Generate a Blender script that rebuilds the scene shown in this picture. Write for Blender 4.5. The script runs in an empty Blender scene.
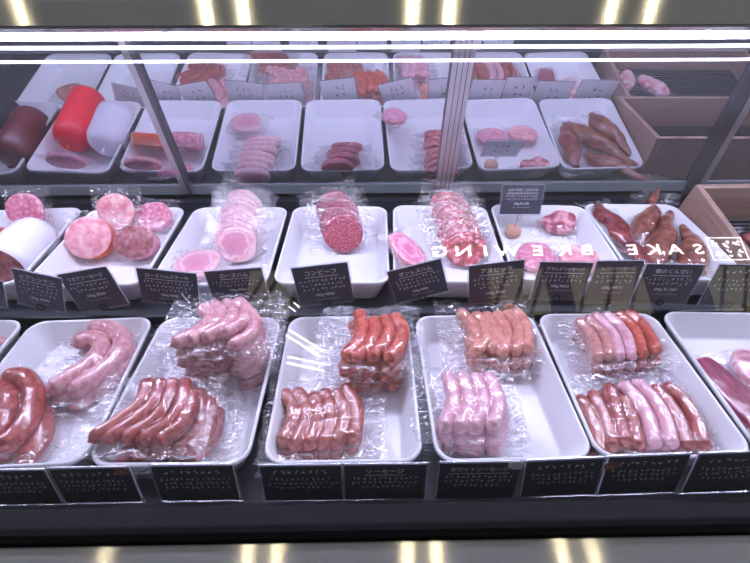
import bpy, bmesh, math, random
import numpy as np
from mathutils import Vector, Matrix
from mathutils.bvhtree import BVHTree
from mathutils import noise as mnoise

C = bpy.context.scene.collection
scn = bpy.context.scene
rnd = random.Random(7)
R = math.radians
PI = math.pi

# ------------------------------------------------------------------ camera
F, PITCH, YAW, CZ = 447.0, R(38.22), R(0.92), 1.35
fw = Vector((math.sin(YAW) * math.cos(PITCH), math.cos(YAW) * math.cos(PITCH), -math.sin(PITCH)))
rt = Vector((math.cos(YAW), -math.sin(YAW), 0))
up = rt.cross(fw)
CAM = Vector((0, 0, CZ))
cam_d = bpy.data.cameras.new('camera')
cam = bpy.data.objects.new('camera', cam_d)
C.objects.link(cam)
cam_d.sensor_width = 36
cam_d.lens = 36 * F / 750
cam_d.clip_start = 0.01
cam.matrix_world = Matrix.Translation(CAM) @ Matrix((rt, up, -fw)).transposed().to_4x4()
scn.camera = cam

def ray(x, y):
    return rt * ((x - 375) / F) + up * ((281.5 - y) / F) + fw

def at(x, y, z):
    d = ray(x, y)
    return CAM + d * ((z - CZ) / d.z)

def on_plane(x, y, p0, n):
    d = ray(x, y)
    return CAM + d * (((p0 - CAM).dot(n)) / d.dot(n))

# ------------------------------------------------------------------ materials
MATS = {}
def newmat(name):
    m = bpy.data.materials.new(name)
    m.use_nodes = True
    nt = m.node_tree
    nt.nodes.clear()
    out = nt.nodes.new('ShaderNodeOutputMaterial')
    MATS[name] = m
    return m, nt, out

def srgb(r, g, b):
    f = lambda c: (c / 255 / 12.92) if c / 255 <= 0.04045 else ((c / 255 + 0.055) / 1.055) ** 2.4
    return (f(r), f(g), f(b), 1)

def plain(name, col, rough=0.5, metal=0.0, bump=0.0, bscale=60, var=0.06, coat=0.0, spec=0.5):
    m, nt, out = newmat(name)
    b = nt.nodes.new('ShaderNodeBsdfPrincipled')
    tc = nt.nodes.new('ShaderNodeTexCoord')
    n = nt.nodes.new('ShaderNodeTexNoise')
    n.inputs['Scale'].default_value = bscale
    n.inputs['Detail'].default_value = 3
    nt.links.new(tc.outputs['Object'], n.inputs['Vector'])
    mx = nt.nodes.new('ShaderNodeMix'); mx.data_type = 'RGBA'
    c0 = tuple(c * (1 - var) for c in col[:3]) + (1,)
    c1 = tuple(min(1, c * (1 + var)) for c in col[:3]) + (1,)
    mx.inputs[6].default_value = c0; mx.inputs[7].default_value = c1
    nt.links.new(n.outputs['Fac'], mx.inputs[0])
    nt.links.new(mx.outputs[2], b.inputs['Base Color'])
    b.inputs['Roughness'].default_value = rough
    b.inputs['Metallic'].default_value = metal
    b.inputs['Coat Weight'].default_value = coat
    b.inputs['Specular IOR Level'].default_value = spec
    if bump:
        bp = nt.nodes.new('ShaderNodeBump')
        bp.inputs['Strength'].default_value = bump
        bp.inputs['Distance'].default_value = 0.002
        nt.links.new(n.outputs['Fac'], bp.inputs['Height'])
        nt.links.new(bp.outputs['Normal'], b.inputs['Normal'])
    nt.links.new(b.outputs[0], out.inputs[0])
    return m

def meat(name, stops, scale=90, rough=0.38, vor=0, vcol=None, vthr=0.25, bump=0.35, detail=5, stretch=(1, 1, 1)):
    """mottled meat: noise -> ramp, optional round flecks"""
    m, nt, out = newmat(name)
    b = nt.nodes.new('ShaderNodeBsdfPrincipled')
    tc = nt.nodes.new('ShaderNodeTexCoord')
    mp = nt.nodes.new('ShaderNodeMapping')
    mp.inputs['Scale'].default_value = stretch
    nt.links.new(tc.outputs['Object'], mp.inputs['Vector'])
    n = nt.nodes.new('ShaderNodeTexNoise')
    n.inputs['Scale'].default_value = scale
    n.inputs['Detail'].default_value = detail
    nt.links.new(mp.outputs[0], n.inputs['Vector'])
    r = nt.nodes.new('ShaderNodeValToRGB')
    els = r.color_ramp.elements
    while len(els) < len(stops): els.new(0.5)
    for e, (p, c) in zip(els, stops):
        e.position = p; e.color = c
    nt.links.new(n.outputs['Fac'], r.inputs[0])
    col = r.outputs[0]
    if vor:
        v = nt.nodes.new('ShaderNodeTexVoronoi')
        v.inputs['Scale'].default_value = vor
        nt.links.new(mp.outputs[0], v.inputs['Vector'])
        mr = nt.nodes.new('ShaderNodeMapRange')
        mr.inputs[1].default_value = vthr; mr.inputs[2].default_value = vthr + 0.12
        mr.inputs[3].default_value = 1; mr.inputs[4].default_value = 0
        nt.links.new(v.outputs['Distance'], mr.inputs[0])
        mx = nt.nodes.new('ShaderNodeMix'); mx.data_type = 'RGBA'
        mx.inputs[7].default_value = vcol
        nt.links.new(mr.outputs[0], mx.inputs[0])
        nt.links.new(col, mx.inputs[6])
        col = mx.outputs[2]
    nt.links.new(col, b.inputs['Base Color'])
    b.inputs['Roughness'].default_value = rough
    b.inputs['Subsurface Weight'].default_value = 0.0
    bp = nt.nodes.new('ShaderNodeBump')
    bp.inputs['Strength'].default_value = bump
    bp.inputs['Distance'].default_value = 0.0015
    nt.links.new(n.outputs['Fac'], bp.inputs['Height'])
    nt.links.new(bp.outputs['Normal'], b.inputs['Normal'])
    nt.links.new(b.outputs[0], out.inputs[0])
    return m

def radial(name, stops, warp=0.35, wscale=3.0, fine=None, rough=0.3):
    """sliced-ham face: rings warped by noise, from the slice's own bounding box"""
    m, nt, out = newmat(name)
    b = nt.nodes.new('ShaderNodeBsdfPrincipled')
    tc = nt.nodes.new('ShaderNodeTexCoord')
    mp = nt.nodes.new('ShaderNodeMapping')
    mp.inputs['Location'].default_value = (-1, -1, 0)
    mp.inputs['Scale'].default_value = (2, 2, 0)
    nt.links.new(tc.outputs['Generated'], mp.inputs['Vector'])
    ln = nt.nodes.new('ShaderNodeVectorMath'); ln.operation = 'LENGTH'
    nt.links.new(mp.outputs[0], ln.inputs[0])
    n = nt.nodes.new('ShaderNodeTexNoise')
    n.inputs['Scale'].default_value = wscale
    n.inputs['Detail'].default_value = 3
    nt.links.new(tc.outputs['Generated'], n.inputs['Vector'])
    ma = nt.nodes.new('ShaderNodeMath'); ma.operation = 'MULTIPLY_ADD'
    ma.inputs[1].default_value = warp
    nt.links.new(n.outputs['Fac'], ma.inputs[0])
    nt.links.new(ln.outputs['Value'], ma.inputs[2])
    mb = nt.nodes.new('ShaderNodeMath'); mb.operation = 'SUBTRACT'
    mb.inputs[1].default_value = warp * 0.5
    nt.links.new(ma.outputs[0], mb.inputs[0])
    r = nt.nodes.new('ShaderNodeValToRGB')
    els = r.color_ramp.elements
    while len(els) < len(stops): els.new(0.5)
    for e, (p, c) in zip(els, stops):
        e.position = p; e.color = c
    nt.links.new(mb.outputs[0], r.inputs[0])
    n2 = nt.nodes.new('ShaderNodeTexNoise')
    n2.inputs['Scale'].default_value = 28; n2.inputs['Detail'].default_value = 4
    nt.links.new(tc.outputs['Generated'], n2.inputs['Vector'])
    mx = nt.nodes.new('ShaderNodeMix'); mx.data_type = 'RGBA'; mx.blend_type = 'OVERLAY'
    mx.inputs[0].default_value = fine if fine is not None else 0.35
    nt.links.new(r.outputs[0], mx.inputs[6]); nt.links.new(n2.outputs['Fac'], mx.inputs[7])
    nt.links.new(mx.outputs[2], b.inputs['Base Color'])
    b.inputs['Roughness'].default_value = rough
    nt.links.new(b.outputs[0], out.inputs[0])
    return m

def clear(name, base=0.06, rough=0.0, tint=(1, 1, 1, 1), bump=0.0, bscale=70, milky=0.0, gcol=(1, 1, 1, 1), stretch=(1, 1, 1), graz=0.8, flange=0.0):
    """thin clear sheet: straight transmission plus Schlick gloss"""
    m, nt, out = newmat(name)
    tr = nt.nodes.new('ShaderNodeBsdfTransparent'); tr.inputs[0].default_value = tint
    gl = nt.nodes.new('ShaderNodeBsdfAnisotropic') if False else nt.nodes.new('ShaderNodeBsdfGlossy')
    gl.inputs['Color'].default_value = gcol
    gl.inputs['Roughness'].default_value = rough
    lw = nt.nodes.new('ShaderNodeLayerWeight')
    pw = nt.nodes.new('ShaderNodeMath'); pw.operation = 'POWER'; pw.inputs[1].default_value = 4
    nt.links.new(lw.outputs['Facing'], pw.inputs[0])
    ma = nt.nodes.new('ShaderNodeMath'); ma.operation = 'MULTIPLY_ADD'
    ma.inputs[1].default_value = graz - base; ma.inputs[2].default_value = base
    nt.links.new(pw.outputs[0], ma.inputs[0])
    if bump:
        tc = nt.nodes.new('ShaderNodeTexCoord')
        mp = nt.nodes.new('ShaderNodeMapping'); mp.inputs['Scale'].default_value = stretch
        nt.links.new(tc.outputs['Object'], mp.inputs['Vector'])
        n = nt.nodes.new('ShaderNodeTexNoise')
        n.inputs['Scale'].default_value = bscale
        n.inputs['Detail'].default_value = 4
        n.inputs['Distortion'].default_value = 1.5
        nt.links.new(mp.outputs[0], n.inputs['Vector'])
        bp = nt.nodes.new('ShaderNodeBump')
        bp.inputs['Strength'].default_value = bump
        bp.inputs['Distance'].default_value = 0.004
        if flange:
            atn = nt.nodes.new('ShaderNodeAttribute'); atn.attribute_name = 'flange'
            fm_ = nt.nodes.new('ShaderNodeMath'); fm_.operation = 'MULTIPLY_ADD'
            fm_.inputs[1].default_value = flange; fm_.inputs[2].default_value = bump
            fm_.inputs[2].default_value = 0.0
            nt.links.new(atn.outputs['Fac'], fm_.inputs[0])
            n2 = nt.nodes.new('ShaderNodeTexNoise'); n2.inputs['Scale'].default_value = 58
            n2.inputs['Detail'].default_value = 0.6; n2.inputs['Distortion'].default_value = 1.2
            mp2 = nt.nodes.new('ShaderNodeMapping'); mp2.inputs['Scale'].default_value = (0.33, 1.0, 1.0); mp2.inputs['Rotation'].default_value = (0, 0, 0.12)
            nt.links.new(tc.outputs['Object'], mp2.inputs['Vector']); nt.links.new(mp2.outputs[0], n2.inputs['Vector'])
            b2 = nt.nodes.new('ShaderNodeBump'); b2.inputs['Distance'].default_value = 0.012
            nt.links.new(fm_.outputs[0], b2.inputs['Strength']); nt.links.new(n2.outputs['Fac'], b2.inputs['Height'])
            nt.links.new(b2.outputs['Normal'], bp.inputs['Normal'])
        nt.links.new(n.outputs['Fac'], bp.inputs['Height'])
        nt.links.new(bp.outputs['Normal'], gl.inputs['Normal'])
        nt.links.new(bp.outputs['Normal'], lw.inputs['Normal'])
    mix = nt.nodes.new('ShaderNodeMixShader')
    nt.links.new(ma.outputs[0], mix.inputs[0])
    src = tr
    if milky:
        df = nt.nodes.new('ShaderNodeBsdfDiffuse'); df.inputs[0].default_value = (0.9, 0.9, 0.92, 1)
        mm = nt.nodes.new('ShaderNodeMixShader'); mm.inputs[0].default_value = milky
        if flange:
            crease_glints(nt, n2, atn, mm.inputs[0], milky)  # pale streaks in the film colour stand in for glints on the creases
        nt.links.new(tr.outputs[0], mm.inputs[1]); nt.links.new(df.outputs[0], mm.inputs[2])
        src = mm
    nt.links.new(src.outputs[0], mix.inputs[1]); nt.links.new(gl.outputs[0], mix.inputs[2])
    nt.links.new(mix.outputs[0], out.inputs[0])
    return m

def crease_glints(nt, noise, atn, sock, base):
    """white glints painted along creases of the loose film border: thin contour lines of the crinkle"""
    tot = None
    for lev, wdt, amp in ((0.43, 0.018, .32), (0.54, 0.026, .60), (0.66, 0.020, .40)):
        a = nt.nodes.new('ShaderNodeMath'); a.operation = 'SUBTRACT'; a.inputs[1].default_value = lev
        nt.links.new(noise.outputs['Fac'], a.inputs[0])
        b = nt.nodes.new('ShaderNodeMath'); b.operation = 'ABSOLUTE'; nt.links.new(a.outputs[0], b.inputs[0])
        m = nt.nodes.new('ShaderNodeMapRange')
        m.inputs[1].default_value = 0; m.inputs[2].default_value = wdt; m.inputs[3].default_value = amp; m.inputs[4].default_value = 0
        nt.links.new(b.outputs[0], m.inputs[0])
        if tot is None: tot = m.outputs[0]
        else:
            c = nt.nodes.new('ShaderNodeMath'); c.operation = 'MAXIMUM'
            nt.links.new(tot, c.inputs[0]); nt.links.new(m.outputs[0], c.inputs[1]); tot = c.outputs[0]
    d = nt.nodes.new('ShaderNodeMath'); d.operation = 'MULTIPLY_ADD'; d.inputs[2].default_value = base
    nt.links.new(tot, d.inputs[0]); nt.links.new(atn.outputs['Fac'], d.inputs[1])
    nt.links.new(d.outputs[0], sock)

def glow(name, col, strength):
    m, nt, out = newmat(name)
    e = nt.nodes.new('ShaderNodeEmission')
    e.inputs[0].default_value = col; e.inputs[1].default_value = strength
    nt.links.new(e.outputs[0], out.inputs[0])
    return m

def mirror_mat():
    m, nt, out = newmat('mirror')
    g = nt.nodes.new('ShaderNodeBsdfGlossy')
    g.inputs['Color'].default_value = (0.66, 0.66, 0.74, 1); g.inputs['Roughness'].default_value = 0.0
    d = nt.nodes.new('ShaderNodeBsdfDiffuse'); d.inputs[0].default_value = (0.30, 0.31, 0.34, 1)
    mx = nt.nodes.new('ShaderNodeMixShader'); mx.inputs[0].default_value = 0.09
    nt.links.new(g.outputs[0], mx.inputs[1]); nt.links.new(d.outputs[0], mx.inputs[2])
    nt.links.new(mx.outputs[0], out.inputs[0])
    return m

def brushed(name, col, rough=0.28, aniso=0.85):
    m, nt, out = newmat(name)
    b = nt.nodes.new('ShaderNodeBsdfPrincipled')
    tc = nt.nodes.new('ShaderNodeTexCoord')
    mp = nt.nodes.new('ShaderNodeMapping'); mp.inputs['Scale'].default_value = (1.5, 900, 900)
    nt.links.new(tc.outputs['Object'], mp.inputs['Vector'])
    n = nt.nodes.new('ShaderNodeTexNoise'); n.inputs['Scale'].default_value = 2; n.inputs['Detail'].default_value = 4
    nt.links.new(mp.outputs[0], n.inputs['Vector'])
    mx = nt.nodes.new('ShaderNodeMix'); mx.data_type = 'RGBA'
    mx.inputs[6].default_value = tuple(c * 0.88 for c in col[:3]) + (1,); mx.inputs[7].default_value = col
    nt.links.new(n.outputs['Fac'], mx.inputs[0]); nt.links.new(mx.outputs[2], b.inputs['Base Color'])
    b.inputs['Metallic'].default_value = 1; b.inputs['Roughness'].default_value = rough
    b.inputs['Anisotropic'].default_value = aniso
    tg = nt.nodes.new('ShaderNodeTangent'); tg.direction_type = 'UV_MAP'
    nt.links.new(tg.outputs[0], b.inputs['Tangent'])
    nt.links.new(b.outputs[0], out.inputs[0])
    return m

M_tray = plain('white_melamine', (0.80, 0.80, 0.83, 1), 0.22, bscale=20, var=0.01)
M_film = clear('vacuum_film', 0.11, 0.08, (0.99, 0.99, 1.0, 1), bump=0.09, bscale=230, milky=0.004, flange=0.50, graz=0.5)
M_glass = clear('clear_glass', 0.05, 0.0, (0.97, 0.985, 0.98, 1))
M_shelf = clear('shelf_glass', 0.03, 0.0, (0.98, 0.99, 0.985, 1), graz=0.22)
M_acryl = clear('clear_acrylic', 0.05, 0.15, (0.93, 0.94, 0.96, 1), milky=0.05, graz=0.4)
M_steel = brushed('brushed_stainless', (0.62, 0.62, 0.60, 1), 0.165, 1.0)
M_alu = plain('satin_aluminium', (0.52, 0.49, 0.53, 1), 0.38, 0.85, var=0.03)
M_aludark = plain('dark_aluminium', (0.10, 0.095, 0.11, 1), 0.4, 0.6)
M_black = plain('black_plastic', (0.010, 0.010, 0.013, 1), 0.6, spec=0.12)
M_deck = plain('dark_deck', (0.028, 0.03, 0.036, 1), 0.4)
M_lip = plain('charcoal_lip', (0.03, 0.032, 0.040, 1), 0.6, spec=0.15)
M_rail = plain('rail_grey', (0.13, 0.15, 0.16, 1), 0.35, 0.0, var=0.03)
M_mirror = mirror_mat()
M_led = glow('led_white', (0.70, 0.69, 1.0, 1), 142)
M_lamp = glow('lamp_warm', (1.0, 0.86, 0.55, 1), 190)
M_sign = glow('sign_white', (1.0, 1.0, 1.0, 1), 16)
M_window = glow('window_light', (0.80, 0.74, 0.50, 1), 0.9)
M_edge = plain('white_edge', (0.85, 0.85, 0.85, 1), 0.5)
M_card = plain('chalkboard_card', (0.040, 0.040, 0.056, 1), 0.5, var=0.15, bscale=200)
M_cardback = plain('card_back_white', (0.78, 0.78, 0.80, 1), 0.5)
M_chalk = plain('chalk_white', (0.72, 0.73, 0.78, 1), 0.8)
M_stampred = plain('stamp_red', (0.25, 0.04, 0.05, 1), 0.7)
M_stampgrey = plain('stamp_grey', (0.16, 0.16, 0.19, 1), 0.7)
M_yellow = plain('tape_yellow', (0.65, 0.50, 0.20, 1), 0.6)
M_stkbrown = plain('sticker_brown', (0.22, 0.10, 0.07, 1), 0.6)
M_stkwhite = plain('sticker_grey', (0.55, 0.55, 0.56, 1), 0.6)
M_wood = None
def wood(name, c0, c1):
    m, nt, out = newmat(name)
    b = nt.nodes.new('ShaderNodeBsdfPrincipled')
    tc = nt.nodes.new('ShaderNodeTexCoord')
    mp = nt.nodes.new('ShaderNodeMapping'); mp.inputs['Scale'].default_value = (6, 6, 70)
    nt.links.new(tc.outputs['Object'], mp.inputs['Vector'])
    n = nt.nodes.new('ShaderNodeTexNoise'); n.inputs['Scale'].default_value = 2; n.inputs['Detail'].default_value = 6
    n.inputs['Distortion'].default_value = 0.8
    nt.links.new(mp.outputs[0], n.inputs['Vector'])
    r = nt.nodes.new('ShaderNodeValToRGB')
    r.color_ramp.elements[0].color = c0; r.color_ramp.elements[0].position = 0.3
    r.color_ramp.elements[1].color = c1; r.color_ramp.elements[1].position = 0.7
    nt.links.new(n.outputs['Fac'], r.inputs[0]); nt.links.new(r.outputs[0], b.inputs['Base Color'])
    b.inputs['Roughness'].default_value = 0.5
    nt.links.new(b.outputs[0], out.inputs[0])
    return m
M_wood = wood('pale_wood', (0.25, 0.155, 0.12, 1), (0.35, 0.23, 0.18, 1))
M_cork = wood('cork_block', (0.42, 0.22, 0.16, 1), (0.58, 0.34, 0.25, 1))
M_wire = plain('steel_wire', (0.35, 0.35, 0.38, 1), 0.3, 1.0)
M_ceil = plain('ceiling_paint', (0.80, 0.79, 0.72, 1), 0.8, bscale=3)
M_floor = plain('floor_concrete', (0.16, 0.15, 0.14, 1), 0.6, bscale=4, var=0.2)
M_wallm = plain('wall_paint', (0.18, 0.17, 0.16, 1), 0.8, bscale=3)
M_tape = plain('tie_white', (0.8, 0.8, 0.84, 1), 0.4)

PINK = meat('pink_sausage', [(0.3, srgb(198, 128, 138)), (0.55, srgb(222, 164, 168)), (0.75, srgb(234, 194, 194))], 130)
PALE = meat('pale_pink_sausage', [(0.3, srgb(220, 156, 170)), (0.55, srgb(234, 184, 194)), (0.75, srgb(244, 208, 212))], 110)
REDS = meat('red_sausage', [(0.3, srgb(172, 66, 52)), (0.52, srgb(206, 98, 78)), (0.72, srgb(228, 140, 116))], 120)
BROWN = meat('smoked_sausage', [(0.3, srgb(140, 62, 54)), (0.52, srgb(176, 92, 78)), (0.75, srgb(206, 128, 108))], 150)
DEEP = meat('deep_red_sausage', [(0.3, srgb(140, 58, 54)), (0.55, srgb(176, 86, 78)), (0.78, srgb(206, 126, 114))], 110)
PEACH = meat('peach_sausage', [(0.3, srgb(204, 124, 110)), (0.55, srgb(228, 160, 142)), (0.78, srgb(242, 194, 172))], 90)
TAN = meat('tan_sausage', [(0.3, srgb(186, 120, 112)), (0.55, srgb(212, 152, 142)), (0.78, srgb(228, 178, 168))], 120)
HAM = radial('loin_ham_face', [(0.0, srgb(212, 136, 158)), (0.58, srgb(220, 150, 170)), (0.72, srgb(242, 210, 214)), (0.82, srgb(222, 152, 166)), (0.95, srgb(236, 196, 196))], 0.9, 4.0)
BONELESS = radial('boneless_ham_face', [(0.0, srgb(220, 110, 150)), (0.35, srgb(232, 140, 174)), (0.5, srgb(244, 190, 208)), (0.6, srgb(224, 124, 162)), (0.82, srgb(230, 140, 168)), (0.93, srgb(244, 204, 210)), (1.0, srgb(206, 130, 136))], 1.1, 4.0)
CORNED = meat('corned_beef', [(0.36, srgb(128, 30, 48)), (0.5, srgb(164, 58, 78)), (0.62, srgb(204, 116, 132))], 260, bump=0.7)
MORTA = meat('mottled_ham_face', [(0.3, srgb(214, 116, 132)), (0.48, srgb(232, 156, 164)), (0.62, srgb(244, 196, 192)), (0.8, srgb(250, 216, 206))], 60, vor=95, vcol=srgb(204, 128, 140), vthr=0.12)
MORTA2 = meat('coarse_pink_ham', [(0.3, srgb(196, 96, 124)), (0.5, srgb(222, 138, 160)), (0.7, srgb(242, 200, 206))], 110, bump=0.5)
LIVER = meat('brown_pink_cut', [(0.3, srgb(130, 62, 66)), (0.55, srgb(176, 104, 108)), (0.8, srgb(214, 160, 158))], 120, vor=120, vcol=srgb(230, 190, 188), vthr=0.1)
BLOODC = meat('brown_cut_face', [(0.3, srgb(92, 48, 46)), (0.5, srgb(140, 84, 82)), (0.75, srgb(176, 118, 112))], 90, vor=70, vcol=srgb(62, 26, 30), vthr=0.13)
ASPIC = meat('aspic_mosaic', [(0.34, srgb(112, 96, 56)), (0.44, srgb(170, 62, 66)), (0.56, srgb(208, 104, 110)), (0.68, srgb(240, 200, 204))], 75, vor=75, vcol=srgb(232, 170, 178), vthr=0.22, bump=0.6)
PORK = meat('roast_pork', [(0.36, srgb(146, 56, 74)), (0.48, srgb(190, 98, 114)), (0.56, srgb(236, 184, 188)), (0.64, srgb(204, 112, 124)), (0.74, srgb(160, 66, 84))], 42, bump=0.6)
SMOKE = meat('smoked_red_meat', [(0.32, srgb(84, 26, 30)), (0.5, srgb(128, 46, 48)), (0.7, srgb(166, 84, 80))], 80, bump=0.8)
DUCK = meat('smoked_duck_skin', [(0.3, srgb(86, 38, 28)), (0.5, srgb(132, 70, 52)), (0.72, srgb(176, 112, 90))], 70, bump=0.9)
LOIN = meat('red_pork_slab', [(0.3, srgb(128, 34, 66)), (0.55, srgb(164, 62, 92)), (0.8, srgb(196, 110, 130))], 60, stretch=(3, 0.7, 1), bump=0.5)
BACON = meat('pale_bacon', [(0.35, srgb(196, 96, 120)), (0.5, srgb(236, 180, 190)), (0.65, srgb(250, 226, 226)), (0.78, srgb(206, 110, 132))], 38, stretch=(1, 2.2, 1), bump=0.5)
SALAMI = meat('salami_face', [(0.34, srgb(150, 84, 76)), (0.52, srgb(190, 124, 108)), (0.7, srgb(226, 180, 160))], 120)
ORANGE = plain('orange_casing', srgb(214, 96, 58), 0.35, bump=0.15)
C_RED = plain('red_casing', srgb(214, 26, 48), 0.32, bump=0.05, bscale=12)
C_WHITE = plain('white_casing', srgb(234, 232, 242), 0.35, bump=0.05, bscale=12)
C_BLACK = plain('black_casing', srgb(26, 26, 36), 0.35, bump=0.05, bscale=12)
C_BROWN = plain('brown_casing', srgb(92, 30, 36), 0.35, bump=0.05, bscale=12)

# ------------------------------------------------------------------ helpers
def mesh(name, verts, faces, smooth=True):
    me = bpy.data.meshes.new(name)
    me.from_pydata([tuple(v) for v in verts], [], faces)
    me.update()
    if smooth:
        me.polygons.foreach_set('use_smooth', [True] * len(me.polygons))
    return me

def obj(name, me, mat, parent=None, mw=None, label=None):
    o = bpy.data.objects.new(name, me)
    C.objects.link(o)
    if mat is not None and not me.materials: me.materials.append(mat)
    if parent is not None: o.parent = parent
    if mw is not None: o.matrix_basis = mw
    if label: o['label'] = label
    return o

def thing(name, label, cat, mw=None, group=None):
    o = bpy.data.objects.new(name, None)
    o.empty_display_size = 0.03
    C.objects.link(o)
    if mw is not None: o.matrix_basis = mw
    o['label'] = label; o['category'] = cat
    if group: o['group'] = group
    return o

def dup(root, mw, label, group=None):
    r = root.copy(); C.objects.link(r); r.matrix_basis = mw
    r['label'] = label
    if group: r['group'] = group
    for ch in root.children:
        c = ch.copy(); C.objects.link(c); c.parent = r
        for g in ch.children:
            d = g.copy(); C.objects.link(d); d.parent = c
    return r

def box_me(name, x0, x1, y0, y1, z0, z1, bev=0.0):
    bm = bmesh.new()
    vs = [bm.verts.new((x, y, z)) for x in (x0, x1) for y in (y0, y1) for z in (z0, z1)]
    for f in ((0, 1, 3, 2), (4, 6, 7, 5), (0, 4, 5, 1), (2, 3, 7, 6), (0, 2, 6, 4), (1, 5, 7, 3)):
        bm.faces.new([vs[i] for i in f])
    bmesh.ops.recalc_face_normals(bm, faces=bm.faces)
    if bev:
        bmesh.ops.bevel(bm, geom=bm.edges[:], offset=bev, segments=2, affect='EDGES', profile=0.5)
    uv_x(bm)
    me = bpy.data.meshes.new(name); bm.to_mesh(me); bm.free()
    return me

def uv_x(bm):
    uv = bm.loops.layers.uv.new('UVMap')
    for f in bm.faces:
        for l in f.loops:
            l[uv].uv = (l.vert.co.y + l.vert.co.z, l.vert.co.x)

def prism_x(name, prof, x0, x1, bev=0.0):
    """profile polygon in (y, z) extruded along x"""
    bm = bmesh.new()
    a = [bm.verts.new((x0, y, z)) for y, z in prof]
    b = [bm.verts.new((x1, y, z)) for y, z in prof]
    bm.faces.new(a); bm.faces.new(b[::-1])
    n = len(prof)
    for i in range(n):
        bm.faces.new((a[i], b[i], b[(i + 1) % n], a[(i + 1) % n]))
    bmesh.ops.recalc_face_normals(bm, faces=bm.faces)
    if bev:
        bmesh.ops.bevel(bm, geom=bm.edges[:], offset=bev, segments=2, affect='EDGES')
    uv_x(bm)
    me = bpy.data.meshes.new(name); bm.to_mesh(me); bm.free()
    return me

def tube(pts, rad, seg=12, flat=1.0, caps=True):
    """verts, faces of a tube along pts (Vectors) with radius list rad"""
    n = len(pts)
    V, Fc = [], []
    upv = Vector((0, 0, 1))
    for i, p in enumerate(pts):
        t = (pts[min(i + 1, n - 1)] - pts[max(i - 1, 0)]).normalized()
        s = t.cross(upv)
        if s.length < 1e-4: s = Vector((1, 0, 0))
        s.normalize(); q = s.cross(t)
        for k in range(seg):
            a = 2 * PI * k / seg
            V.append(p + s * (rad[i] * math.cos(a)) + q * (rad[i] * flat * math.sin(a)))
    for i in range(n - 1):
        for k in range(seg):
            k2 = (k + 1) % seg
            Fc.append((i * seg + k, i * seg + k2, (i + 1) * seg + k2, (i + 1) * seg + k))
    if caps:
        Fc.append(tuple(range(seg))[::-1]); Fc.append(tuple((n - 1) * seg + k for k in range(seg)))
    return V, Fc

def smooth_path(pts, n):
    """Catmull-Rom through pts, resampled to n evenly spaced"""
    P = [pts[0] * 2 - pts[1]] + list(pts) + [pts[-1] * 2 - pts[-2]]
    out = []
    for i in range(1, len(P) - 2):
        for k in range(12):
            t = k / 12
            a, b, c, d = P[i - 1], P[i], P[i + 1], P[i + 2]
            out.append(0.5 * ((2 * b) + (c - a) * t + (2 * a - 5 * b + 4 * c - d) * t * t + (3 * b - a - 3 * c + d) * t ** 3))
    out.append(P[-2])
    L = [0]
    for i in range(1, len(out)): L.append(L[-1] + (out[i] - out[i - 1]).length)
    res = []
    for k in range(n):
        s = L[-1] * k / (n - 1)
        j = 1
        while j < len(L) - 1 and L[j] < s: j += 1
        t = (s - L[j - 1]) / max(1e-9, L[j] - L[j - 1])
        res.append(out[j - 1].lerp(out[j], t))
    return res, L[-1]

def sausage_me(pts, r, seed=0):
    """plump sausage with rounded ends and a pinched nub"""
    path, L = smooth_path(pts, 25)
    t0 = (path[0] - path[1]).normalized(); t1 = (path[-1] - path[-2]).normalized()
    q = random.Random(seed)
    P, rad = [], []
    for k, f in ((1.25, .10), (1.08, .22), (.95, .45), (.72, .74), (.38, .93)):
        P.append(path[0] + t0 * (r * (k - 0.35))); rad.append(r * f)
    for i, p in enumerate(path):
        P.append(p); rad.append(r * (1 + 0.035 * math.sin(i * 0.9 + seed) + 0.03 * q.uniform(-1, 1)))
    for k, f in ((.38, .93), (.72, .74), (.95, .45), (1.08, .22), (1.25, .10)):
        P.append(path[-1] + t1 * (r * (k - 0.35))); rad.append(r * f)
    V, Fc = tube(P, rad, 14)
    return mesh('sausage', V, Fc)

def slab_me(rx, ry, t, seed, wob=0.06, bump=0.0, n=40, rings=6, sq=2.0):
    """rounded meat slab lying at z 0..t, outline a wobbly superellipse"""
    q = random.Random(seed)
    ph = [q.uniform(0, 6.28) for _ in range(5)]
    def outl(a):
        w = 1 + wob * (math.sin(2 * a + ph[0]) * .5 + math.sin(3 * a + ph[1]) * .5 + math.sin(5 * a + ph[2]) * .3)
        c, s = math.cos(a), math.sin(a)
        d = (abs(c) ** sq + abs(s) ** sq) ** (-1 / sq)
        return rx * c * d * w, ry * s * d * w
    V, Fc = [], []
    def hz(x, y):
        return bump * mnoise.noise(Vector((x * 40 + seed, y * 40, seed * .37))) if bump else 0
    prof = [(0.0, 0.90), (0.18, 0.98), (0.5, 1.0), (0.82, 0.985), (0.95, 0.95), (1.0, 0.88)]
    for zf, s in prof:
        for k in range(n):
            x, y = outl(2 * PI * k / n)
            V.append((x * s, y * s, zf * t + (hz(x * s, y * s) * zf)))
    nr = len(prof)
    for i in range(nr - 1):
        for k in range(n):
            k2 = (k + 1) % n
            Fc.append((i * n + k, i * n + k2, (i + 1) * n + k2, (i + 1) * n + k))
    base = (nr - 1) * n
    for j in range(1, rings):
        s = 0.88 * (1 - j / rings)
        for k in range(n):
            x, y = outl(2 * PI * k / n)
            V.append((x * s, y * s, t + hz(x * s, y * s)))
        b2 = len(V) - n
        for k in range(n):
            k2 = (k + 1) % n
            Fc.append((base + k, base + k2, b2 + k2, b2 + k))
        base = b2
    V.append((0, 0, t + hz(0, 0)))
    for k in range(n): Fc.append((base + k, base + (k + 1) % n, len(V) - 1))
    V.append((0, 0, 0))
    for k in range(n): Fc.append((k, len(V) - 1, (k + 1) % n))
    return mesh('slab', V, Fc)

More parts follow.
